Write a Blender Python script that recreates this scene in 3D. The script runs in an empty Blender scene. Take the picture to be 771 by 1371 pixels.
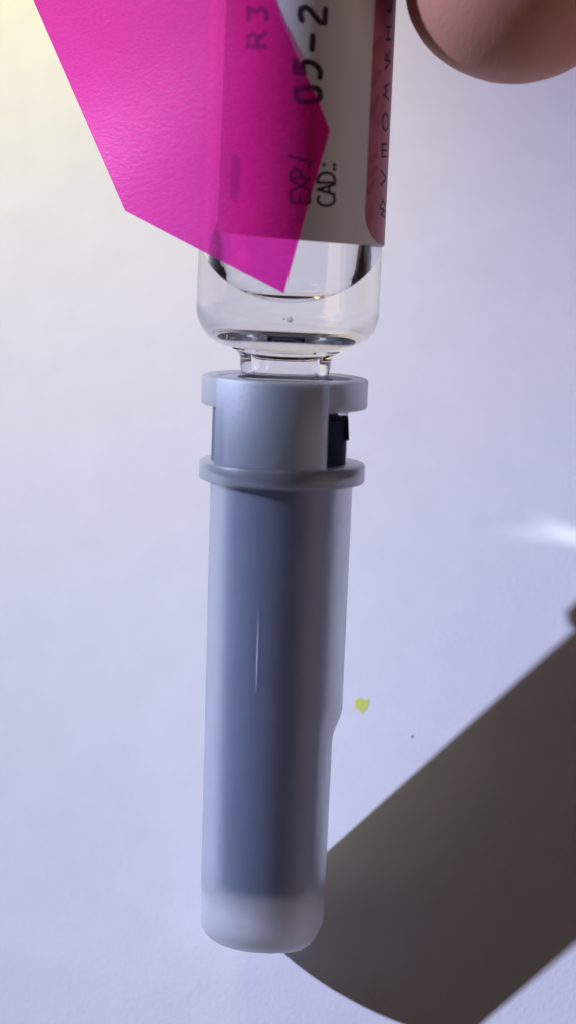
import bpy, bmesh, math, random
from mathutils import Vector, Matrix
random.seed(7)
C = bpy.context.scene.collection
R = math.radians
MM = 0.001
# ------------------------------------------------------------------ view geometry
# photograph frame (pixels) -> rays in the camera's own axes; sizes in millimetres
FPX, PW, PH = 3500.0, 771.0, 1371.0
DIST = FPX / 16.0
def ray(px, py): return Vector(((px - PW / 2) / FPX, -(py - PH / 2) / FPX, -1.0))
BETA, GAM = R(17.5), R(-13.9)
NRM = Vector((math.sin(GAM) * math.cos(BETA), math.sin(BETA), math.cos(GAM) * math.cos(BETA))).normalized()
LE, LA = R(-11.5), R(-25.4)
LDIR = Vector((math.cos(LE) * math.cos(LA), math.cos(LE) * math.sin(LA), math.sin(LE))).normalized()

class Frame:
    """axis frame of a round object: X right, Y away from the viewer, Z along the axis"""
    def __init__(self, px, py, tilt, lean, zero_py):
        t, l = R(tilt), R(lean)
        self.a = Vector((math.sin(l) * math.cos(t), math.cos(l) * math.cos(t), math.sin(t)))
        self.x = self.a.cross(Vector((0, 0, 1))).normalized()
        self.y = self.a.cross(self.x).normalized()
        P0 = ray(px, py) * DIST
        k = -(zero_py - PH / 2) / FPX
        s = (-k * P0.z - P0.y) / (self.a.y + k * self.a.z)
        self.o = P0 + self.a * s
    def local(self, P):
        d = P - self.o
        return Vector((d.dot(self.x), d.dot(self.y), d.dot(self.a)))
    def ray(self, px, py):
        r = ray(px, py)
        return self.local(Vector((0, 0, 0))), Vector((r.dot(self.x), r.dot(self.y), r.dot(self.a)))
    def plane(self, px, py):                     # on the plane through the axis that faces the viewer
        o, d = self.ray(px, py); return o - d * (o.y / d.y)
    def cyl(self, px, py, rad):                  # front hit on a cylinder -> (azimuth, height)
        o, d = self.ray(px, py)
        A = d.x * d.x + d.y * d.y; B = o.x * d.x + o.y * d.y; D = o.x * o.x + o.y * o.y - rad * rad
        disc = max(B * B - A * D, 0.0)
        h = o + d * ((-B - math.sqrt(disc)) / A)
        return math.atan2(h.x, -h.y), h.z
    def s(self, py): return self.plane(380, py).z
    def len(self, w, py): return w / FPX * -(self.o + self.a * self.s(py)).z

TUBE = Frame(367, 930, 7.7, 2.0, 1260)
VIAL = Frame(384.5, 430, 7.7, 2.5, 505)
# paper plane: lowest point of the tube's rounded end rests on it
RB = TUBE.len(88, 1240)
cpl = min((TUBE.o + TUBE.a * z + TUBE.x * (r * math.sin(p)) - TUBE.y * (r * math.cos(p))).dot(NRM)
          for z, r in ((0, RB - 1.9), (.55, RB - .55), (1.9, RB)) for p in [i * math.pi / 60 for i in range(120)])
WX = (Vector((1, 0, 0)) - NRM * NRM.x).normalized(); WY = NRM.cross(WX)
ORG = ray(385, 800) * 1.0
ORG = ORG * (cpl / ORG.dot(NRM))
def W(P):
    d = P - ORG; return Vector((d.dot(WX), d.dot(WY), P.dot(NRM) - cpl)) * MM
def Wd(v): return Vector((v.dot(WX), v.dot(WY), v.dot(NRM)))
def mat_of(o, x, y, z):
    m = Matrix.Identity(4)
    for i, v in enumerate((Wd(x), Wd(y), Wd(z))):
        for j in range(3): m[j][i] = v[j]
    m.translation = W(o); return m

# ------------------------------------------------------------------ camera, light, exposure
sc = bpy.context.scene
cam = bpy.data.cameras.new('camera'); co = bpy.data.objects.new('camera', cam); C.objects.link(co)
co.matrix_world = mat_of(Vector((0, 0, 0)), Vector((1, 0, 0)), Vector((0, 1, 0)), Vector((0, 0, 1)))
cam.sensor_fit = 'VERTICAL'; cam.sensor_height = 24.0; cam.lens = 24.0 * FPX / PH
cam.clip_start = 0.01; cam.clip_end = 20
cam.dof.use_dof = True; cam.dof.focus_distance = DIST * MM; cam.dof.aperture_fstop = 11
sc.camera = co
w = bpy.data.worlds.new('World'); sc.world = w; w.use_nodes = True
bg = w.node_tree.nodes['Background']; bg.inputs['Color'].default_value = (1.0, 0.77, 0.72, 1); bg.inputs['Strength'].default_value = 0.032

def lamp(name, kind, target, direction, dist, power, color, size, cone=None):
    l = bpy.data.lights.new(name, kind); o = bpy.data.objects.new(name, l); C.objects.link(o)
    t = W(target); d = Wd(direction).normalized()
    o.location = t - d * dist; o.rotation_euler = d.to_track_quat('-Z', 'Y').to_euler()
    l.energy = power; l.color = color
    if kind == 'SPOT': l.shadow_soft_size = size; l.spot_size = cone; l.spot_blend = .3
    else: l.shape = 'DISK'; l.size = size
    return o
key = lamp('key_lamp', 'SPOT', ray(-80, 760) * DIST, LDIR, 3.0, 380, (0.60, 0.65, 1.0), 0.030, R(3.5)); key.data.spot_blend = 1
wide = lamp('key_lamp', 'SPOT', ray(-80, 760) * DIST, LDIR, 3.0, 215, (0.60, 0.65, 1.0), 0.030, R(30)); wide.data.spot_blend = .6
warm_at = ray(-50, -380); warm_at = warm_at * (cpl / warm_at.dot(NRM)) + NRM * 66
warm = lamp('warm_lamp', 'AREA', warm_at, Vector((0.15, -0.15, 0)) - NRM, 0.0, 0.052, (1.0, 0.97, 0.33), 0.05)
fill = lamp('fill_lamp', 'AREA', ray(430, 700) * DIST, Vector((-1, .25, -.55)), 0.45, 0.20, (1.0, 0.70, 0.57), 0.22)
# two small added lamps right of frame imitate light thrown back by the glass
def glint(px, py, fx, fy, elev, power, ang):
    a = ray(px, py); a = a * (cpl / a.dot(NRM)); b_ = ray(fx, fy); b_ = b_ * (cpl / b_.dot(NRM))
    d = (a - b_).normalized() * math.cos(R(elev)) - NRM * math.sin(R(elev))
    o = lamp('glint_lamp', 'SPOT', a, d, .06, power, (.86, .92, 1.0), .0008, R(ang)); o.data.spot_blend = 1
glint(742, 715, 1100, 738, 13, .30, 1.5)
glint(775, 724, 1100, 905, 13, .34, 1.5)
sc.view_settings.view_transform = 'Standard'; sc.view_settings.look = 'None'
sc.view_settings.exposure = 0.06; sc.view_settings.gamma = 1
cy = sc.cycles
cy.use_denoising = True; cy.max_bounces = 20; cy.transmission_bounces = 16; cy.transparent_max_bounces = 16
cy.caustics_refractive = True; cy.caustics_reflective = False; cy.sample_clamp_indirect = 4; cy.blur_glossy = .4

# ------------------------------------------------------------------ materials
def material(name):
    m = bpy.data.materials.new(name); m.use_nodes = True
    nt = m.node_tree; b = nt.nodes['Principled BSDF']
    return m, nt, b
def N(nt, t, **kw):
    n = nt.nodes.new(t)
    for k, v in kw.items(): n.inputs[k].default_value = v
    return n
def coords(nt): return nt.nodes.new('ShaderNodeTexCoord').outputs['Object']
def bump(nt, scale, strength, dist, detail=6, src=None, stretch=None):
    n = N(nt, 'ShaderNodeTexNoise', Scale=scale, Detail=detail, Roughness=.6)
    v = src or coords(nt)
    if stretch:
        mp = nt.nodes.new('ShaderNodeMapping'); mp.inputs['Scale'].default_value = stretch[0]; mp.inputs['Rotation'].default_value = stretch[1]
        nt.links.new(v, mp.inputs[0]); v = mp.outputs[0]
    nt.links.new(v, n.inputs['Vector'])
    bp = N(nt, 'ShaderNodeBump', Strength=strength, Distance=dist)
    nt.links.new(n.outputs[0], bp.inputs['Height'])
    return bp, n
def ramp(nt, fac, stops):
    r = nt.nodes.new('ShaderNodeValToRGB'); nt.links.new(fac, r.inputs[0])
    e = r.color_ramp.elements
    while len(e) < len(stops): e.new(.5)
    for k, (p, c) in enumerate(stops): e[k].position = p; e[k].color = (*c, 1)
    return r

m_paper, nt, b = material('white_paper')
bp, n1 = bump(nt, 2300, .42, .00008, 5)
n2 = N(nt, 'ShaderNodeTexNoise', Scale=220, Detail=6, Roughness=.65); nt.links.new(coords(nt), n2.inputs['Vector'])
r = ramp(nt, n2.outputs[0], [(.3, (.775, .775, .785)), (.7, (.825, .82, .83))]); nt.links.new(r.outputs[0], b.inputs['Base Color'])
bp2 = N(nt, 'ShaderNodeBump', Strength=.06, Distance=.0006)
n3 = N(nt, 'ShaderNodeTexNoise', Scale=130, Detail=4); nt.links.new(coords(nt), n3.inputs['Vector'])
nt.links.new(n3.outputs[0], bp2.inputs['Height']); nt.links.new(bp2.outputs[0], bp.inputs['Normal'])
nt.links.new(bp.outputs[0], b.inputs['Normal']); b.inputs['Roughness'].default_value = .9; b.inputs['Specular IOR Level'].default_value = .15

m_glass, nt, b = material('clear_glass')
b.inputs['Base Color'].default_value = (.985, .985, .99, 1); b.inputs['Transmission Weight'].default_value = 1
b.inputs['Roughness'].default_value = 0.0; b.inputs['IOR'].default_value = 1.5
m_liquid, nt, b = material('clear_liquid')
b.inputs['Base Color'].default_value = (1, 1, 1, 1); b.inputs['Transmission Weight'].default_value = 1
b.inputs['Roughness'].default_value = 0.0; b.inputs['IOR'].default_value = 1.33

def frosted(name, col, rough, milk, spark=0.25, ior=1.25, coat=.42, front=.5, cw=1, cior=1.6, bs=2600, solid=False):
    m, nt, b = material(name)
    b.inputs['Base Color'].default_value = (.95, .96, .98, 1); b.inputs['Transmission Weight'].default_value = 1
    b.inputs['IOR'].default_value = ior; b.inputs['Roughness'].default_value = rough
    b.inputs['Coat Weight'].default_value = cw; b.inputs['Coat Roughness'].default_value = coat; b.inputs['Coat IOR'].default_value = cior
    bp, _ = bump(nt, bs, spark, .00006, 3)
    nt.links.new(bp.outputs[0], b.inputs['Normal']); nt.links.new(bp.outputs[0], b.inputs['Coat Normal'])
    d = N(nt, 'ShaderNodeBsdfDiffuse'); d.inputs['Color'].default_value = (*col, 1)
    t = N(nt, 'ShaderNodeBsdfTranslucent'); t.inputs['Color'].default_value = (*col, 1)
    mx = N(nt, 'ShaderNodeMixShader', Fac=1 - front); nt.links.new(d.outputs[0], mx.inputs[1]); nt.links.new(t.outputs[0], mx.inputs[2])
    nz = N(nt, 'ShaderNodeTexNoise', Scale=350, Detail=3); nt.links.new(coords(nt), nz.inputs['Vector'])
    mr = N(nt, 'ShaderNodeMapRange'); nt.links.new(nz.outputs[0], mr.inputs[0])
    mr.inputs[3].default_value = milk * .85; mr.inputs[4].default_value = milk * 1.15
    mm = N(nt, 'ShaderNodeMixShader'); nt.links.new(mr.outputs[0], mm.inputs[0])
    nt.links.new(b.outputs[0], mm.inputs[1]); nt.links.new(mx.outputs[0], mm.inputs[2])
    last = mm
    if solid:                                    # solid closed end: light scatters right through it
        b2 = N(nt, 'ShaderNodeBsdfPrincipled'); b2.inputs['Base Color'].default_value = (.90, .91, .95, 1); b2.inputs['Roughness'].default_value = .42
        b2.inputs['Subsurface Weight'].default_value = 1; b2.inputs['Subsurface Radius'].default_value = (1, 1, 1); b2.inputs['Subsurface Scale'].default_value = .0028
        nt.links.new(bp.outputs[0], b2.inputs['Normal'])
        at = nt.nodes.new('ShaderNodeAttribute'); at.attribute_name = 'solid'
        last = N(nt, 'ShaderNodeMixShader'); nt.links.new(at.outputs['Fac'], last.inputs[0]); nt.links.new(mm.outputs[0], last.inputs[1]); nt.links.new(b2.outputs[0], last.inputs[2])
    nt.links.new(last.outputs[0], nt.nodes['Material Output'].inputs['Surface'])
    return m
m_frost = frosted('frosted_plastic', (.76, .85, 1.0), .36, .155, .7, front=.82, cw=.4, solid=True)
m_panel = frosted('frosted_plastic_panel', (.68, .83, 1.0), .30, .19, .8, coat=.46, front=.98, cior=2.4, bs=8000)
m_plug, nt, b = material('milky_plastic'); b.inputs['Base Color'].default_value = (.93, .93, .95, 1); b.inputs['Roughness'].default_value = .5
b.inputs['Subsurface Weight'].default_value = 1; b.inputs['Subsurface Radius'].default_value = (1, 1, 1); b.inputs['Subsurface Scale'].default_value = .003
m_ring = frosted('frosted_plastic_ring', (.80, .84, .92), .30, .34, .4)

m_core, nt, b = material('dark_navy_plastic')
b.inputs['Base Color'].default_value = (.033, .074, .215, 1); b.inputs['Roughness'].default_value = .45; b.inputs['Specular IOR Level'].default_value = .25
bp, _ = bump(nt, 1500, .2, .0001, 3); nt.links.new(bp.outputs[0], b.inputs['Normal'])

m_label, nt, b = material('label_paper')
b.inputs['Base Color'].default_value = (.78, .76, .74, 1); b.inputs['Roughness'].default_value = .45
bp, _ = bump(nt, 1800, .15, .00006, 3); nt.links.new(bp.outputs[0], b.inputs['Normal'])
tl = N(nt, 'ShaderNodeBsdfTranslucent'); tl.inputs['Color'].default_value = (.80, .76, .72, 1)
mx = N(nt, 'ShaderNodeMixShader', Fac=.12); nt.links.new(b.outputs[0], mx.inputs[1]); nt.links.new(tl.outputs[0], mx.inputs[2]); nt.links.new(mx.outputs[0], nt.nodes['Material Output'].inputs['Surface'])
m_band, nt, b = material('label_red_print')
nz = N(nt, 'ShaderNodeTexNoise', Scale=420, Detail=3); nt.links.new(coords(nt), nz.inputs['Vector'])
r = ramp(nt, nz.outputs[0], [(.35, (.40, .085, .13)), (.65, (.50, .12, .17))]); nt.links.new(r.outputs[0], b.inputs['Base Color'])
b.inputs['Roughness'].default_value = .45
m_lid = frosted('frosted_plastic_lid', (.86, .88, .92), .35, .65, .4, front=.9)
m_black, nt, b = material('black_plastic')
b.inputs['Base Color'].default_value = (.012, .012, .022, 1); b.inputs['Roughness'].default_value = .75; b.inputs['Specular IOR Level'].default_value = .06
m_hub, nt, b = material('dark_hub_plastic'); b.inputs['Base Color'].default_value = (.013, .020, .05, 1); b.inputs['Roughness'].default_value = .7; b.inputs['Specular IOR Level'].default_value = .1
m_post, nt, b = material('grey_plastic'); b.inputs['Base Color'].default_value = (.09, .10, .15, 1); b.inputs['Roughness'].default_value = .6
def flat(name, col, rough=.6):
    m, nt, b = material(name); b.inputs['Base Color'].default_value = (*col, 1); b.inputs['Roughness'].default_value = rough; return m
m_ink = flat('dark_ink', (.030, .012, .035)); m_faint = flat('faint_ink', (.17, .13, .17)); m_bandink = flat('band_ink', (.035, .012, .03))
m_bandfaint = flat('band_faint_ink', (.36, .09, .13))
m_smudge = flat('smudged_ink', (.38, .33, .38))
m_yellow = flat('yellow_fleck', (.66, .74, .12)); m_speck = flat('dark_speck', (.12, .10, .11))

m_flag, nt, b = material('pink_film')
b.inputs['Base Color'].default_value = (1, .13, .62, 1); b.inputs['Roughness'].default_value = .38; b.inputs['Specular IOR Level'].default_value = .35
bp, nz = bump(nt, 2000, .7, .00007, 5, stretch=((1.0, 1, 2.0), (0, R(-55), 0))); nt.links.new(bp.outputs[0], b.inputs['Normal'])
tl = N(nt, 'ShaderNodeBsdfTranslucent'); tl.inputs['Color'].default_value = (1, .14, .56, 1)
tr = N(nt, 'ShaderNodeBsdfTransparent'); tr.inputs['Color'].default_value = (1, .22, .74, 1)
m1 = N(nt, 'ShaderNodeMixShader', Fac=.2); nt.links.new(b.outputs[0], m1.inputs[1]); nt.links.new(tl.outputs[0], m1.inputs[2])
m2 = N(nt, 'ShaderNodeMixShader'); mr = N(nt, 'ShaderNodeMapRange'); nt.links.new(nz.outputs[0], mr.inputs[0])
mr.inputs[1].default_value = .3; mr.inputs[2].default_value = .7; mr.inputs[3].default_value = .42; mr.inputs[4].default_value = .52
at = nt.nodes.new('ShaderNodeAttribute'); at.attribute_name = 'adhered'
ad = nt.nodes.new('ShaderNodeMath'); ad.operation = 'MULTIPLY_ADD'; nt.links.new(at.outputs['Fac'], ad.inputs[0]); ad.inputs[1].default_value = .38; nt.links.new(mr.outputs[0], ad.inputs[2])
nt.links.new(ad.outputs[0], m2.inputs[0]); nt.links.new(m1.outputs[0], m2.inputs[1]); nt.links.new(tr.outputs[0], m2.inputs[2])
nt.links.new(m2.outputs[0], nt.nodes['Material Output'].inputs['Surface'])

m_skin, nt, b = material('skin')
nz = N(nt, 'ShaderNodeTexNoise', Scale=160, Detail=5); nt.links.new(coords(nt), nz.inputs['Vector'])
r = ramp(nt, nz.outputs[0], [(.3, (.60, .26, .19)), (.7, (.72, .36, .27))]); nt.links.new(r.outputs[0], b.inputs['Base Color'])
b.inputs['Roughness'].default_value = .6; b.inputs['Specular IOR Level'].default_value = .3; b.inputs['Subsurface Weight'].default_value = .35; b.inputs['Subsurface Radius'].default_value = (1, .35, .2); b.inputs['Subsurface Scale'].default_value = .0015
wv = N(nt, 'ShaderNodeTexWave', Scale=900, Distortion=14, Detail=2); wv.inputs['Detail Scale'].default_value = .6
nt.links.new(coords(nt), wv.inputs['Vector'])
bp = N(nt, 'ShaderNodeBump', Strength=.16, Distance=.00007); nt.links.new(wv.outputs[1], bp.inputs['Height'])
bp2, _ = bump(nt, 1500, .35, .00015, 6); nt.links.new(bp.outputs[0], bp2.inputs['Normal']); nt.links.new(bp2.outputs[0], b.inputs['Normal'])

# ------------------------------------------------------------------ mesh helpers
def thing(name, fr, label, cat, group=None):
    o = bpy.data.objects.new(name, None); C.objects.link(o); o.empty_display_size = .005
    o.matrix_world = mat_of(fr.o, fr.x, fr.y, fr.a); o['label'] = label; o['category'] = cat
    if group: o['group'] = group
    return o
def mesh(name, verts, faces, mat, parent=None, smooth=True, sharp=None):
    me = bpy.data.meshes.new(name); me.from_pydata([tuple(c * MM for c in v) for v in verts], [], faces)
    bm = bmesh.new(); bm.from_mesh(me); bmesh.ops.remove_doubles(bm, verts=bm.verts, dist=1e-8)
    bmesh.ops.recalc_face_normals(bm, faces=bm.faces)
    for f in bm.faces: f.smooth = smooth
    if sharp is not None:
        for e in bm.edges:
            if len(e.link_faces) == 2 and e.calc_face_angle(0) > sharp: e.smooth = False
    bm.to_mesh(me); bm.free()
    me.materials.append(mat)
    o = bpy.data.objects.new(name, me); C.objects.link(o)
    if parent: o.parent = parent
    return o
def lathe(prof, seg=128, warp=None, a0=None, a1=None):
    """revolve closed section [(r, z)...]; r == 0 ends are merged; a0..a1 gives a capped arc"""
    full = a0 is None
    n = seg if full else seg + 1
    vs, fs = [], []
    for (r, z) in prof:
        for i in range(n):
            p = 2 * math.pi * i / seg if full else a0 + (a1 - a0) * i / seg
            v = (r * math.sin(p), -r * math.cos(p), z)
            vs.append(warp(v) if warp else v)
    k = len(prof); closed = prof[0][0] > 0 and prof[-1][0] > 0
    for j in range(k if closed else k - 1):
        for i in range(n if full else n - 1):
            q = ((j) * n + i, j * n + (i + 1) % n, ((j + 1) % k) * n + (i + 1) % n, ((j + 1) % k) * n + i)
            fs.append(q)
    if not full:
        fs.append([j * n for j in range(k)]); fs.append([j * n + n - 1 for j in range(k)][::-1])
    return vs, fs
def fillet(r0, z0, r1, z1, corner, n=8):
    """quadratic-ish arc from (r0,z0) to (r1,z1) round a corner point"""
    out = []
    for i in range(n + 1):
        t = i / n
        # rational quarter arc
        c, s_ = math.cos(t * math.pi / 2), math.sin(t * math.pi / 2)
        out.append((r1 + (r0 - r1) * c if corner == 'z' else r0 + (r1 - r0) * s_, z0 + (z1 - z0) * s_ if corner == 'z' else z1 + (z0 - z1) * c))
    return out

# ------------------------------------------------------------------ setting: the sheet of paper
def grid_sheet():
    h = 700.0
    vs = [(-h, -h, 0), (h, -h, 0), (h, h, 0), (-h, h, 0), (-h, -h, -.1), (h, -h, -.1), (h, h, -.1), (-h, h, -.1)]
    return vs, [(0, 1, 2, 3), (7, 6, 5, 4), (0, 4, 5, 1), (1, 5, 6, 2), (2, 6, 7, 3), (3, 7, 4, 0)]
pp = mesh('paper', *grid_sheet(), m_paper, smooth=False); pp['kind'] = 'structure'; pp['label'] = 'white matt sheet of paper lying under everything'

def on_paper(px, py):
    r_ = ray(px, py); P = r_ * (cpl / r_.dot(NRM)); return W(P)
def fleck(name, pts, mat, label, th):
    c = sum((on_paper(*p) for p in pts), Vector()) / len(pts)
    q = [(on_paper(*p) - c) / MM for p in pts]; n = len(q)
    vs = [(v.x, v.y, .004) for v in q] + [(v.x * .92, v.y * .92, th) for v in q]
    fs = [tuple(range(n))[::-1], tuple(range(n, 2 * n))] + [(i, (i + 1) % n, n + (i + 1) % n, n + i) for i in range(n)]
    o = mesh(name, vs, fs, mat, smooth=False); o.location = (c.x, c.y, 0); o['label'] = label; o['category'] = 'fleck'
    return o
fleck('yellow_fleck', [(474, 937), (481, 934), (488, 937), (494, 936), (493, 945), (489, 950), (486, 956), (480, 952), (474, 947)], m_yellow,
      'tiny bright yellow fleck on the white paper right of the tube', .02)
fleck('dark_speck', [(549.5, 985), (551.5, 984.4), (553, 986), (552, 988), (550, 987.6)], m_speck, 'minute dark speck on the paper just above the shadow', .03)

# ------------------------------------------------------------------ translucent sleeve
T = TUBE
sleeve = thing('plastic_sleeve', T, 'long frosted translucent plastic tube with two rims and dark core, resting on paper', 'tube')
def TR(w_, y): return T.len(w_, y)
zs = T.s
# facet pressed into the right side near the closed end
def facet(inset):
    z_top, z_mid = zs(945), zs(992)
    def wv_(v):
        x, y, z = v
        ang = R(96)
        if z < z_top:
            k = min(1.0, (z_top - z) / (z_top - z_mid)); k = k * k * (3 - 2 * k)
            lim = TR(73, 1000) + (TR(69.5, 1230) - TR(73, 1000)) * max(0, (zs(1000) - z) / (zs(1000) - zs(1230))) - inset
            if z < zs(1220): lim -= (zs(1220) - z) * .66
            if z < zs(1249): lim -= .22
            d = x * math.sin(ang) - y * math.cos(ang)
            if d > lim:
                sh = (d - lim) * k; x -= sh * math.sin(ang); y += sh * math.cos(ang)
        return (x, y, z)
    return wv_
def zsteps(za, zb, ra, rb, n): return [(ra + (rb - ra) * i / n, za + (zb - za) * i / n) for i in range(n + 1)]
r_top, r_bot = TR(94.5, 650), TR(88, 1240)
wall = 0.95
out = [(0, 0), (r_bot - 3.8, 0.0), (r_bot - 2.8, .04)]
out += [(r_bot - 2.0 + 2.0 * math.sin(t), 2.0 - 1.88 * math.cos(t)) for t in [i * math.pi / 44 for i in range(0, 23)]]
out += zsteps(2.05, zs(640), r_bot, r_top, 70)
inn = zsteps(zs(640), zs(1225), r_top - wall, r_bot - wall, 70)
inn += [(r_bot - wall - 1.3 + 1.3 * math.cos(t), zs(1225) - 1.3 * math.sin(t)) for t in [i * math.pi / 12 for i in range(1, 7)]] + [(0, zs(1225) - 1.3)]
vo, fo = lathe(out, 256, facet(0)); vi, fi = lathe(inn, 256, facet(wall * .8))
nb = len(vo); ring_o = [nb - 256 + i for i in range(256)]; ring_i = [nb + i for i in range(256)]
faces = fo + [tuple(i + nb for i in f) for f in fi] + [(ring_o[i], ring_o[(i + 1) % 256], ring_i[(i + 1) % 256], ring_i[i]) for i in range(256)]
tube = mesh('tube', vo + vi, faces, m_frost, sleeve, sharp=R(17))
at = tube.data.attributes.new('solid', 'FLOAT', 'POINT')
for i, v in enumerate(tube.data.vertices):
    t_ = max(0.0, min(1.0, (zs(1172) - v.co.z / MM) / (zs(1172) - zs(1204)))); at.data[i].value = .36 * t_ * t_ * (3 - 2 * t_)
def rounded_ring(ri, ro, z0, z1, b_=.22):
    return [(ri, z0), (ro - b_, z0), (ro - b_ * .3, z0 + b_ * .3), (ro, z0 + b_), (ro, z1 - b_), (ro - b_ * .3, z1 - b_ * .3), (ro - b_, z1), (ri, z1)]
rr = TR(110.5, 570)
lower = mesh('rim', *lathe(rounded_ring(r_top - wall, rr, zs(643), zs(617)), 128), m_ring, sleeve, sharp=R(50))
def arc(name, ri, ro, z0, z1, a0, a1, mat, b_=.05):
    return mesh(name, *lathe(rounded_ring(ri, ro, z0, z1, b_), 96, None, a0, a1), mat, sleeve, sharp=R(40))
r_in = TR(89, 570); rn_hole = TR(64, 500)
# front panel flush with the rims, the rest of the upper rim, and the panel behind
arc('front_panel', r_in, rr - .02, zs(617) - .01, zs(503), R(-54), R(31.5), m_panel, .15)
arc('rim', r_in, rr, zs(543), zs(504), R(31.6), R(305.9), m_ring, .2)
mesh('lid', *lathe([(rn_hole, zs(510)), (r_in - .02, zs(510)), (r_in - .02, zs(506)), (rn_hole, zs(506))], 96), m_lid, sleeve, sharp=R(50))
arc('back_panel', r_in, rr - .02, zs(617) - .01, zs(543) + .01, R(128), R(222), m_frost)
# core
hub_r = TR(84, 580)
cr_t, cr_b = TR(74, 660), TR(67, 1180)
core_p = [(0, zs(1183)), (cr_b - .6, zs(1183)), (cr_b - .15, zs(1183) + .15), (cr_b, zs(1183) + .6)]
core_p += zsteps(zs(1170), zs(650), cr_b, cr_t, 40) + [(cr_t, zs(641)), (0, zs(641))]
hub_p = [(0, zs(640.5)), (cr_t, zs(640.5)), (hub_r, zs(630)), (hub_r, zs(557)), (TR(72, 550), zs(556)), (TR(72, 550), zs(541)), (hub_r, zs(540)), (hub_r, zs(515)), (hub_r - .3, zs(513)), (0, zs(513))]
mesh('hub', *lathe(hub_p, 128), m_hub, sleeve, sharp=R(40))
mesh('core', *lathe(core_p, 128, facet(wall + .12)), m_core, sleeve, sharp=R(40))
mesh('added_end_plug', *lathe([(0, zs(1218)), (r_bot - wall - 1.6, zs(1218)), (r_bot - wall - .7, zs(1214)), (r_bot - wall - .22, zs(1208)), (r_bot - wall - .2, zs(1188)), (0, zs(1187))], 96, facet(wall + .3)), m_plug, sleeve, sharp=R(50))  # milky plug added inside the closed end to brighten the tip
# dark catch standing in the right-hand slot
def boxy(x0, x1, y0, y1, z0, z1, sl=0):
    vs = [(x0, y0, z0), (x1, y0, z0), (x1, y1, z0), (x0, y1, z0), (x0, y0, z1), (x1 - sl, y0, z1), (x1 - sl, y1, z1), (x0, y1, z1)]
    return vs, [(3, 2, 1, 0), (4, 5, 6, 7), (0, 1, 5, 4), (1, 2, 6, 5), (2, 3, 7, 6), (3, 0, 4, 7)]
mesh('catch', *boxy(TR(78, 570), TR(87.5, 570), -1.6, 1.6, zs(584), zs(556), .12), m_black, sleeve, smooth=False)
# left and right thin side posts of the frosted wall
arc('side_post', TR(88, 580), r_top, zs(617) - .01, zs(543) + .01, R(-112), R(-70), m_post)
# fine moulding line down the front of the tube
a_, z_hi = T.cyl(347, 818, r_top - .1); a2, z_lo = T.cyl(343.5, 930, r_top - .15)
mv, mf = [], []
for i in range(13):
    t = i / 12; z = z_lo + (z_hi - z_lo) * t; a = a2 + (a_ - a2) * t
    ro = r_bot + (r_top - r_bot) * (z - 2.6) / (zs(640) - 2.6); ww = .008 * math.sin(math.pi * min(1, max(0.12, t * .9 + .08))) + .003
    for da, dr in ((-ww, -.02), (0, .05), (ww, -.02)):
        mv.append(((ro + dr) * math.sin(a + da), -(ro + dr) * math.cos(a + da), z))
for i in range(12):
    for j in range(3): mf.append((i * 3 + j, i * 3 + (j + 1) % 3, i * 3 + 3 + (j + 1) % 3, i * 3 + 3 + j))
mf += [(0, 1, 2), (36, 38, 37)]
m_ridge, nt, b = material('shiny_mould_line'); b.inputs['Base Color'].default_value = (.75, .8, .9, 1); b.inputs['Roughness'].default_value = .5
mesh('mould_line', mv, mf, m_ridge, sleeve)

# ------------------------------------------------------------------ glass vial
V = VIAL
vial = thing('glass_vial', V, 'upturned clear glass vial with paper label and clear liquid, neck in the plastic tube', 'vial')
vs_ = V.s
RV = V.len(122, 380); wl = .85
z_base = 43.0; z_sh = vs_(466); rn = V.len(60, 480)
outer = [(rn - .1, -1.6), (rn - .1, vs_(497))]
outer += [(rn, vs_(490)), (rn + .05, vs_(480)), (rn + .25, vs_(473)), (rn + .75, vs_(468.5))]
outer += [(RV - 3.2, z_sh)] + [(RV - 3.2 + 3.2 * math.sin(t), z_sh + 3.2 - 3.2 * math.cos(t)) for t in [i * math.pi / 24 for i in range(1, 13)]]
outer += [(RV, z_base - 2)] + [(RV - 2 + 2 * math.cos(t), z_base - 2 + 2 * math.sin(t)) for t in [i * math.pi / 16 for i in range(1, 9)]] + [(0, z_base)]
ri = RV - wl; z_in = vs_(438); rni = V.len(30, 480)
inner = [(0, z_base - 1.3), (ri - 1.6, z_base - 1.3)] + [(ri - 1.6 + 1.6 * math.sin(t), z_base - 2.9 + 1.6 * math.cos(t)) for t in [i * math.pi / 16 for i in range(1, 9)]]
fr = 1.75
liq_prof = [(ri, z_in + 2.6), (ri, z_in + fr)] + [(ri - fr + fr * math.cos(t), z_in + fr - fr * math.sin(t)) for t in [i * math.pi / 24 for i in range(1, 13)]]
liq_prof += [(rni + 1.8, z_in - .25), (rni + 1.0, z_in - .7), (rni + .35, z_in - 1.5), (rni, z_in - 2.4), (rni, -1.6)]
inner += liq_prof
v1, f1 = lathe(outer, 192); v2, f2 = lathe(inner, 192)
k1 = len(v1)
# join at the mouth
f3 = [(i, (i + 1) % 192, k1 + len(v2) - 192 + (i + 1) % 192, k1 + len(v2) - 192 + i) for i in range(192)]
glass = mesh('glass_body', v1 + v2, f1 + [tuple(i + k1 for i in f) for f in f2] + f3, m_glass, vial, sharp=R(60))
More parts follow.
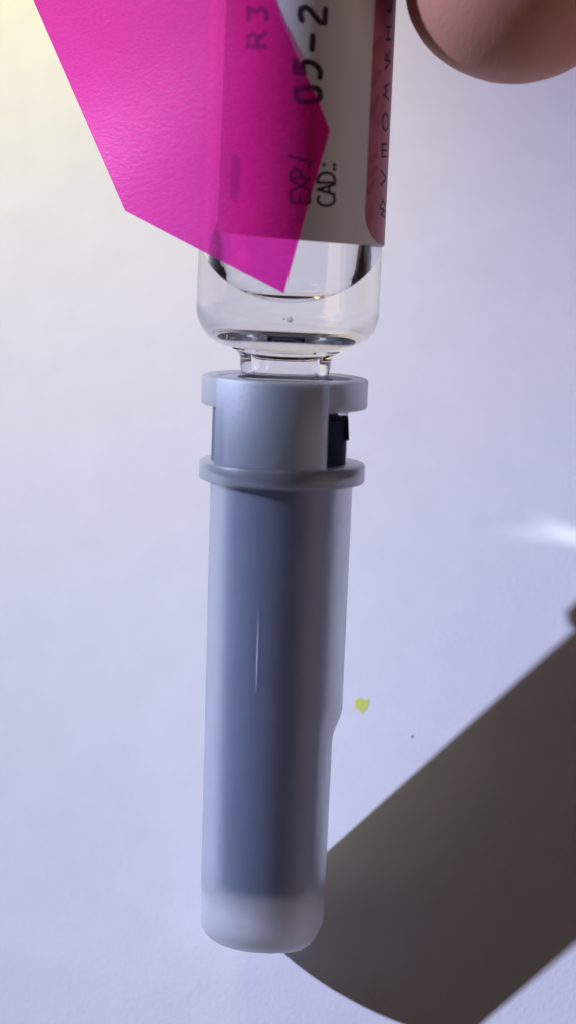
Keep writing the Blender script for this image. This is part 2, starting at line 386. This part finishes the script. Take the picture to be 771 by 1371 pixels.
# liquid: fills the neck end, its surface stays level while the vial is tilted
z_front = vs_(398); kk = (V.s(322) - z_front) / ri
ov = .03
body = [(r_ + ov, z_) for (r_, z_) in liq_prof[::-1]]; body[0] = (body[0][0], -1.5); body = body[:-1]
nS = 144; lv, lf = [], []
def ang_pt(r_, i, z_): p = 2 * math.pi * i / nS; return (r_ * math.sin(p), -r_ * math.cos(p), z_)
rings = [[ang_pt(0.001, i, -1.5) for i in range(nS)]] + [[ang_pt(r_, i, z_) for i in range(nS)] for r_, z_ in body]
def surf(r_, i):
    p = 2 * math.pi * i / nS
    men = .75 * math.exp(-(ri - min(r_, ri)) / .9)
    return z_front - .75 + kk * (ri - r_ * math.cos(p)) + men
for q in range(1, 9):
    rings.append([ang_pt(ri + ov, i, (z_in + fr) + (surf(ri + ov, i) - z_in - fr) * q / 8) for i in range(nS)])
for r_ in [ri - .1, ri - .25, ri - .5, ri - .8, ri - 1.2, ri - 1.8, ri - 2.6, ri - 3.6, ri - 5, 1, .001]:
    rings.append([ang_pt(r_, i, surf(r_, i)) for i in range(nS)])
for rg in rings: lv += rg
for j in range(len(rings) - 1):
    for i in range(nS): lf.append((j * nS + i, j * nS + (i + 1) % nS, (j + 1) * nS + (i + 1) % nS, (j + 1) * nS + i))
lf += [tuple(range(nS))[::-1], tuple((len(rings) - 1) * nS + i for i in range(nS))]
liquid = mesh('liquid', lv, lf, m_liquid, vial, sharp=R(50))

# label, wrapped round the body
RL = RV + .09
TH = .07
def sheet(name, outline_fn, rad, th, mat, parent, a0, a1, na, z0f, z1f, nz=6):
    """curved sheet between heights z0f(a) and z1f(a) over azimuth a0..a1"""
    vs2, fs2 = [], []
    for L_ in (rad, rad + th):
        for i in range(na + 1):
            a = a0 + (a1 - a0) * i / na
            for j in range(nz + 1):
                z = z0f(a) + (z1f(a) - z0f(a)) * j / nz
                vs2.append((L_ * math.sin(a), -L_ * math.cos(a), z))
    m_ = (na + 1) * (nz + 1)
    for i in range(na):
        for j in range(nz):
            q = [i * (nz + 1) + j, (i + 1) * (nz + 1) + j, (i + 1) * (nz + 1) + j + 1, i * (nz + 1) + j + 1]
            fs2.append(tuple(q[::-1])); fs2.append(tuple(x + m_ for x in q))
    edge = [i * (nz + 1) for i in range(na + 1)] + [na * (nz + 1) + j for j in range(1, nz + 1)] + [i * (nz + 1) + nz for i in range(na - 1, -1, -1)] + [j for j in range(nz - 1, 0, -1)]
    for a, b_ in zip(edge, edge[1:] + edge[:1]): fs2.append((a, b_, b_ + m_, a + m_))
    return mesh(name, vs2, fs2, mat, parent, sharp=R(50))
z_lab = V.cyl(400, 321, RL)[1]
label = sheet('label', None, RL, TH, m_label, vial, R(-50), R(205), 200, lambda a: z_lab - .32 * min(a, 1.6), lambda a: z_base - 3)
# red band with a round lower corner
ba0 = V.cyl(491, 200, RL)[0]; bz0 = z_lab + .12; ba1 = R(150); rc = .42; 
def band_lo(a):
    d = (a - ba0); c = 2.6
    if d < rc: return bz0 + c * (1 - math.sqrt(max(0, 1 - ((rc - d) / rc) ** 2)))
    return bz0
band = sheet('red_band', None, RL + TH + .004, .012, m_band, label, ba0, ba1, 90, lambda a: band_lo(a) - .32 * min(a, 1.6), lambda a: z_base - 3.3)

# printing -------------------------------------------------
def wrap_mesh(name, polys, rad, mat, parent):
    """polys: lists of (u, v) outlines in mm; u = arc length, v = height; lifted onto the cylinder"""
    bm = bmesh.new()
    for vs2, fs2 in polys:
        bv = [bm.verts.new((u, v, 0)) for u, v in vs2]
        for f in fs2:
            try: bm.faces.new([bv[i] for i in f])
            except ValueError: pass
    us = [v.co.x for v in bm.verts]
    x = math.floor(min(us) / .3) * .3
    while x < max(us):
        bmesh.ops.bisect_plane(bm, geom=bm.verts[:] + bm.edges[:] + bm.faces[:], plane_co=(x, 0, 0), plane_no=(1, 0, 0)); x += .3
    ext = bmesh.ops.extrude_face_region(bm, geom=bm.faces[:])
    for g in ext['geom']:
        if isinstance(g, bmesh.types.BMVert): g.co.z = .012
    for v in bm.verts:
        a = v.co.x / RL; r_ = rad + v.co.z
        v.co = Vector((r_ * math.sin(a), -r_ * math.cos(a), v.co.y)) * MM
    bmesh.ops.recalc_face_normals(bm, faces=bm.faces)
    me = bpy.data.meshes.new(name); bm.to_mesh(me); bm.free(); me.materials.append(mat)
    o = bpy.data.objects.new(name, me); C.objects.link(o); o.parent = parent
    return o
def uv(px, py):
    a, z = V.cyl(px, py, RL); return (a * RL, z)
def stroke(pts, wd):
    """rounded ribbon along pixel points, width in pixels"""
    P = [Vector(uv(*p)) for p in pts]; hw = wd / 2 / 16.0; out = []
    for a, b_ in zip(P, P[1:]):
        d = (b_ - a); 
        if d.length < 1e-6: continue
        d.normalize(); n = Vector((-d.y, d.x)) * hw
        out.append(([a + n, b_ + n, b_ - n, a - n], [(0, 1, 2, 3)]))
    for p in P:
        out.append(([p + Vector((math.cos(t), math.sin(t))) * hw for t in [i * math.pi / 6 for i in range(12)]], [tuple(range(12))]))
    return [([(v[0], v[1]) for v in vs2], fs2) for vs2, fs2 in out]
def curve_pts(pts, n=6):
    out = []
    Q = [pts[0]] + list(pts) + [pts[-1]]
    for i in range(1, len(Q) - 2):
        for k in range(n):
            t = k / n; a, b_, c, d = [Vector(q) for q in Q[i - 1:i + 3]]
            p = .5 * ((2 * b_) + (c - a) * t + (2 * a - 5 * b_ + 4 * c - d) * t * t + (3 * b_ - a - 3 * c + d) * t ** 3)
            out.append((p.x, p.y))
    out.append(tuple(pts[-1])); return out
layer = [0]
def write(name, strokes, mat, parent=label, base=TH):
    ps = []
    for wd, pts, cv in strokes: ps += stroke(curve_pts(pts) if cv else pts, wd)
    o = wrap_mesh(name, ps, RL + base + .004, mat, parent)
    return o
w0 = 7.0
date = [
 (w0, [(396, 119), (396, 130), (401, 136), (413, 136.5), (424, 135), (428, 131), (427, 122), (423, 118), (410, 117.5), (400, 117.5), (396, 120)], False),
 (w0, [(395.5, 80), (394.5, 97), (406, 97.5)], False), (w0, [(406, 97), (404, 88), (409, 83), (417, 84), (425, 90), (428, 97), (427.5, 104)], True),
 (w0 + .5, [(418, 48), (417, 66)], False),
 (w0, [(403, 27), (401, 20), (402, 12), (408, 9.5), (414, 13), (421, 22), (428, 30), (434, 31), (434.5, 22), (435, 12)], False),
]
write('date_print', date, m_ink)
def letters(txt, rows, wd):
    """stroke letters running up the label: baseline at pixel x = rows[0], cap top at rows[1]; y runs from rows[2] upward"""
    xb, xt, y = rows; H = xb - xt; out = []
    def P(u, v): return (xb - v * H, y - u * H)
    G = {'E': ([[(.45, 1), (0, 1), (0, 0), (.45, 0)], [(0, .52), (.38, .52)]], .62), 'X': ([[(0, 0), (.55, 1)], [(0, 1), (.55, 0)]], .68),
         'P': ([[(0, 0), (0, 1), (.28, 1), (.45, .9), (.48, .74), (.42, .56), (.26, .48), (0, .48)]], .6), '.': ([[(.05, .02), (.06, .03)]], .26),
         '/': ([[(0, -.15), (.32, 1.08)]], .4), 'C': ([[(.58, .93), (.42, 1), (.24, .96), (.08, .78), (.02, .5), (.08, .22), (.24, .04), (.42, 0), (.58, .07)]], .7),
         'A': ([[(0, 0), (.3, 1), (.6, 0)], [(.1, .33), (.5, .33)]], .7), 'D': ([[(0, 0), (0, 1), (.22, 1), (.46, .88), (.58, .66), (.6, .45), (.52, .2), (.36, .04), (.18, 0), (0, 0)]], .74),
         ':': ([[(.05, .02), (.06, .03)], [(.05, .62), (.06, .63)]], .3)}
    for ch in txt:
        g, adv = G[ch]
        for pl in g: out.append((wd * (1.35 if ch in '.:' else 1), [P(*p) for p in pl], False))
        y -= adv * H
    return out
write('expiry_print', letters('EXP./', (414, 389, 271), 3.6), m_ink)
write('expiry_print', letters('CAD.:', (447, 424.5, 276), 3.6), m_ink)
write('batch_print', [(6, [(356, 62), (333, 62)], False), (6, [(333, 62), (333, 50), (339, 46), (345, 50), (345, 60)], False), (6, [(345, 52), (356, 44)], False),
                      (6, [(334, 26), (333, 10), (343, 16), (350, 11), (357, 15), (357, 26)], False)], m_faint)
write('barcode_print', [(15, [(316, 214), (315, 262)], False)], m_smudge)
# letters on the red band, seen almost edge on
def bandtxt(marks): return [(w_, p, False) for w_, p in marks]
bt = []
def L(y, pls, x0=507.5, x1=512.5):
    # letter cell at pixel row y: u across (towards the edge), v up the label
    xs = 513.0 + (265 - y) * .0345
    for pl in pls: bt.append((3.1, [(xs - 6.0 + 6.8 * u, y + 12 - 24 * v) for u, v in pl], False))
L(279, [[(1, 0), (.2, .2), (.9, .4), (.1, .5)], [(.1, .6), (.6, .95), (1, .7)]])
L(238, [[(0, .9), (1, .5), (0, .1)]])
L(200, [[(0, .1), (1, .1)], [(0, .45), (1, .45)], [(0, .8), (1, .8)], [(.1, .1), (.1, .8)]])
L(163, [[(0, .2), (0, .8), (.5, 1), (1, .8), (1, .2), (.5, 0), (0, .2)]])
L(122, [[(1, 0), (0, .3), (.6, .5), (.1, .75), (1, .9)]])
L(80, [[(0, 0), (1, .4), (0, .5), (1, .95)], [(0, .9), (.7, .5)]])
L(43, [[(0, .1), (1, .1)], [(0, .8), (1, .8)], [(.5, .1), (.5, .8)]])
L(4, [[(0, .1), (.8, 0), (1, .5), (.8, 1), (0, .9)]])
wb = write('band_print', bt, m_bandink, label, TH + .02)
fb = []
for y0, y1 in ((255, 242), (235, 226), (216, 208), (148, 132), (112, 98), (66, 52)):
    fb.append((9, [(493 + (250 - y0) * .034, y0), (500 + (250 - y1) * .034, y1)], False))
write('band_print', fb, m_bandfaint, label, TH + .017)

# small air bubbles in the liquid, just inside the front wall
def ball(r_, c, n=14):
    vs2, fs2 = [], []
    for j in range(n + 1):
        t = math.pi * j / n
        for i in range(2 * n):
            p = math.pi * i / n; vs2.append((c[0] + r_ * math.sin(t) * math.cos(p), c[1] + r_ * math.sin(t) * math.sin(p), c[2] + r_ * math.cos(t)))
    for j in range(n):
        for i in range(2 * n): fs2.append((j * 2 * n + i, j * 2 * n + (i + 1) % (2 * n), (j + 1) * 2 * n + (i + 1) % (2 * n), (j + 1) * 2 * n + i))
    return vs2, fs2
m_bub, nt, b = material('air_bubble'); b.inputs['Transmission Weight'].default_value = 1; b.inputs['IOR'].default_value = 1 / 1.33; b.inputs['Roughness'].default_value = 0
for px, py, rb_ in ((388, 427, .20), (381, 426, .10), (488, 436, .22)):
    a, z = V.cyl(px, py, ri - .45); q = ri - .45
    mesh('bubble', *ball(rb_, (q * math.sin(a), -q * math.cos(a), z)), m_bub, vial)

# ------------------------------------------------------------------ pink sticky flag
RF = RL + TH + .06; PHI0 = R(-6)
LE_ = [(-20, -150), (45, 0), (168, 282)]; BO = [(168, 282), (380, 393)]; RI = [(380, 393), (408, 290), (441, 175), (425, 132), (408, 98), (392, 62), (380, 32), (369, 2), (358, -40), (340, -150)]
def lerp_x(pl, y):
    for (x0, y0), (x1, y1) in zip(pl, pl[1:]):
        if min(y0, y1) <= y <= max(y0, y1) and y0 != y1: return x0 + (x1 - x0) * (y - y0) / (y1 - y0)
    return pl[-1][0]
def film_pt(px, py):
    a, z = V.cyl(px, py, RF)
    o, d = V.ray(px, py); n = Vector((math.sin(PHI0), -math.cos(PHI0), 0))
    h = o + d * ((RF - o.dot(n)) / d.dot(n))
    if a >= PHI0 and abs(h.x) < 30 and h.x > RF * math.sin(PHI0):
        lift = .25 * max(0, min(1, (60 - py) / 150.0)) ** 1.5
        nn = Vector((math.sin(a), -math.cos(a), 0)); return nn * (RF + lift) + Vector((0, 0, z)), nn
    # free part bows gently away from the tangent plane
    for _ in range(12):
        t = max(0.0, RF * math.sin(PHI0) - h.x)
        bow = .26 * t * t / (t + 4) + .012 * t * t * (1 - .3 * math.sin(h.z * .2)) + .06 * math.sin(h.z * .45 + t * .25) * min(1, t / 3)
        h = h.lerp(o + d * ((RF - bow - o.dot(n)) / d.dot(n)), .7)
    return h, n
ys = sorted(set([-150 + 543 * i / 60 for i in range(61)] + [282, 393, 175, 0]))
nx = 40; fv, ff = [], []
for L_ in (0, 1):
    for y in ys:
        xl = lerp_x(LE_, y) if y <= 282 else lerp_x(BO, y); xr = lerp_x(RI, y)
        for i in range(nx + 1):
            p, n = film_pt(xl + (xr - xl) * i / nx, y); fv.append(tuple(p + n * (.05 * L_)))
m_ = len(ys) * (nx + 1)
for j in range(len(ys) - 1):
    for i in range(nx):
        q = [j * (nx + 1) + i, j * (nx + 1) + i + 1, (j + 1) * (nx + 1) + i + 1, (j + 1) * (nx + 1) + i]
        ff.append(tuple(q)); ff.append(tuple(x + m_ for x in q[::-1]))
def eg(a, b_): ff.append((a, b_, b_ + m_, a + m_))
for j in range(len(ys) - 1): eg(j * (nx + 1), (j + 1) * (nx + 1)); eg(j * (nx + 1) + nx, (j + 1) * (nx + 1) + nx)
for i in range(nx): eg(i, i + 1); eg((len(ys) - 1) * (nx + 1) + i, (len(ys) - 1) * (nx + 1) + i + 1)
flag = mesh('sticky_flag', fv, ff, m_flag, None, sharp=R(50))
at = flag.data.attributes.new('adhered', 'FLOAT', 'POINT')
for i, v in enumerate(flag.data.vertices):
    x, y, z = (c / MM for c in v.co); g = (x * x + y * y) ** .5 - RF          # gap between film and glass
    at.data[i].value = max(0.0, 1 - max(0.0, g - .05) / 1.6)
flag.matrix_world = mat_of(V.o, V.x, V.y, V.a)
flag['label'] = 'bright pink translucent plastic sticky flag stuck over the vial label'; flag['category'] = 'sticky flag'

# ------------------------------------------------------------------ hand holding the vial's base
def sweep(ch, seg=24, n=6):
    """tapered limb through (x, y, z, r, flat) stations with a rounded tip at the first station"""
    P = [Vector(c[:3]) for c in ch]; rad = [c[3] for c in ch]
    pts, rs = [], []
    Q = [P[0] * 2 - P[1]] + P + [P[-1] * 2 - P[-2]]
    for i in range(len(P) - 1):
        for k in range(n):
            t = k / n; a, b_, c, d = Q[i:i + 4]
            pts.append(.5 * ((2 * b_) + (c - a) * t + (2 * a - 5 * b_ + 4 * c - d) * t * t + (3 * b_ - a - 3 * c + d) * t ** 3))
            rs.append(rad[i] + (rad[i + 1] - rad[i]) * (t * t * (3 - 2 * t)))
    pts.append(P[-1]); rs.append(rad[-1])
    tip = (pts[0] - pts[1]).normalized(); r0 = rs[0]; cap_p, cap_r = [], []
    for k in range(8, 0, -1):
        t = math.pi / 2 * k / 8; cap_p.append(pts[0] + tip * (r0 * .85 * math.sin(t))); cap_r.append(max(r0 * math.cos(t), .02))
    pts = cap_p + pts; rs = cap_r + rs
    vs2, fs2 = [], []
    up = Vector((.3, 1, .1))
    for i, p in enumerate(pts):
        d = (pts[min(i + 1, len(pts) - 1)] - pts[max(i - 1, 0)]).normalized()
        s1 = d.cross(up).normalized(); s2 = s1.cross(d)
        for k in range(seg):
            t = 2 * math.pi * k / seg; vs2.append(tuple(p + s1 * (rs[i] * math.cos(t)) + s2 * (rs[i] * .93 * math.sin(t))))
    for i in range(len(pts) - 1):
        for k in range(seg): fs2.append((i * seg + k, i * seg + (k + 1) % seg, (i + 1) * seg + (k + 1) % seg, (i + 1) * seg + k))
    fs2 += [tuple(range(seg))[::-1], tuple((len(pts) - 1) * seg + k for k in range(seg))]
    return vs2, fs2
def ellipsoid(c, rx, ry, rz):
    vs2, fs2 = ball(1, (0, 0, 0), 14); return [(c[0] + v[0] * rx, c[1] + v[1] * ry, c[2] + v[2] * rz) for v in vs2], fs2
parts = [
 sweep([(17.0, -3.4, 32.4, 8.9), (17.2, -3.2, 37, 9.3), (18.0, -2, 45, 9.6), (20.5, 1, 56, 9.2), (25, 9, 72, 10.5), (29, 17, 90, 13), (24, 26, 112, 16)]),
 sweep([(-13.6, 3.5, 45, 6.6), (-14.6, 3.6, 50, 7.3), (-16, 6, 62, 7.6), (-17.5, 12, 76, 8.2), (-15, 24, 95, 9), (-8, 31, 118, 11)]),
 sweep([(-4, 16.5, 47, 6.8), (-7, 18, 53, 7.4), (-11, 24, 66, 8), (-12, 31, 84, 8.8), (-2, 34, 106, 10), (2, 34, 122, 11)]),
 sweep([(8, 18, 50, 6.6), (6, 20, 56, 7.2), (4, 28, 70, 7.8), (3, 36, 88, 8.4), (10, 37, 108, 10), (12, 35, 124, 11)]),
 sweep([(18, 22, 56, 5.8), (17, 24, 62, 6.4), (16, 31, 76, 7), (17, 37, 92, 7.6), (20, 37, 110, 9), (21, 35, 124, 10)]),
 ellipsoid((8, 33, 128), 28, 13, 34), sweep([(10, 33, 140, 20), (12, 33, 165, 21), (14, 32, 190, 21), (18, 28, 240, 27), (22, 22, 300, 32)]),
]
hv, hf = [], []
for pv, pf in parts:
    k0 = len(hv); hv += pv; hf += [tuple(i + k0 for i in f) for f in pf]
hand = mesh('hand', hv, hf, m_skin, None)
hand.matrix_world = mat_of(V.o, V.x, V.y, V.a)
rm = hand.modifiers.new('remesh', 'REMESH'); rm.mode = 'VOXEL'; rm.voxel_size = .0010; rm.use_smooth_shade = True
sm = hand.modifiers.new('smooth', 'SMOOTH'); sm.factor = .5; sm.iterations = 6
hand['label'] = 'bare fingertip of a hand reaching in beside the top of the vial'; hand['category'] = 'hand'
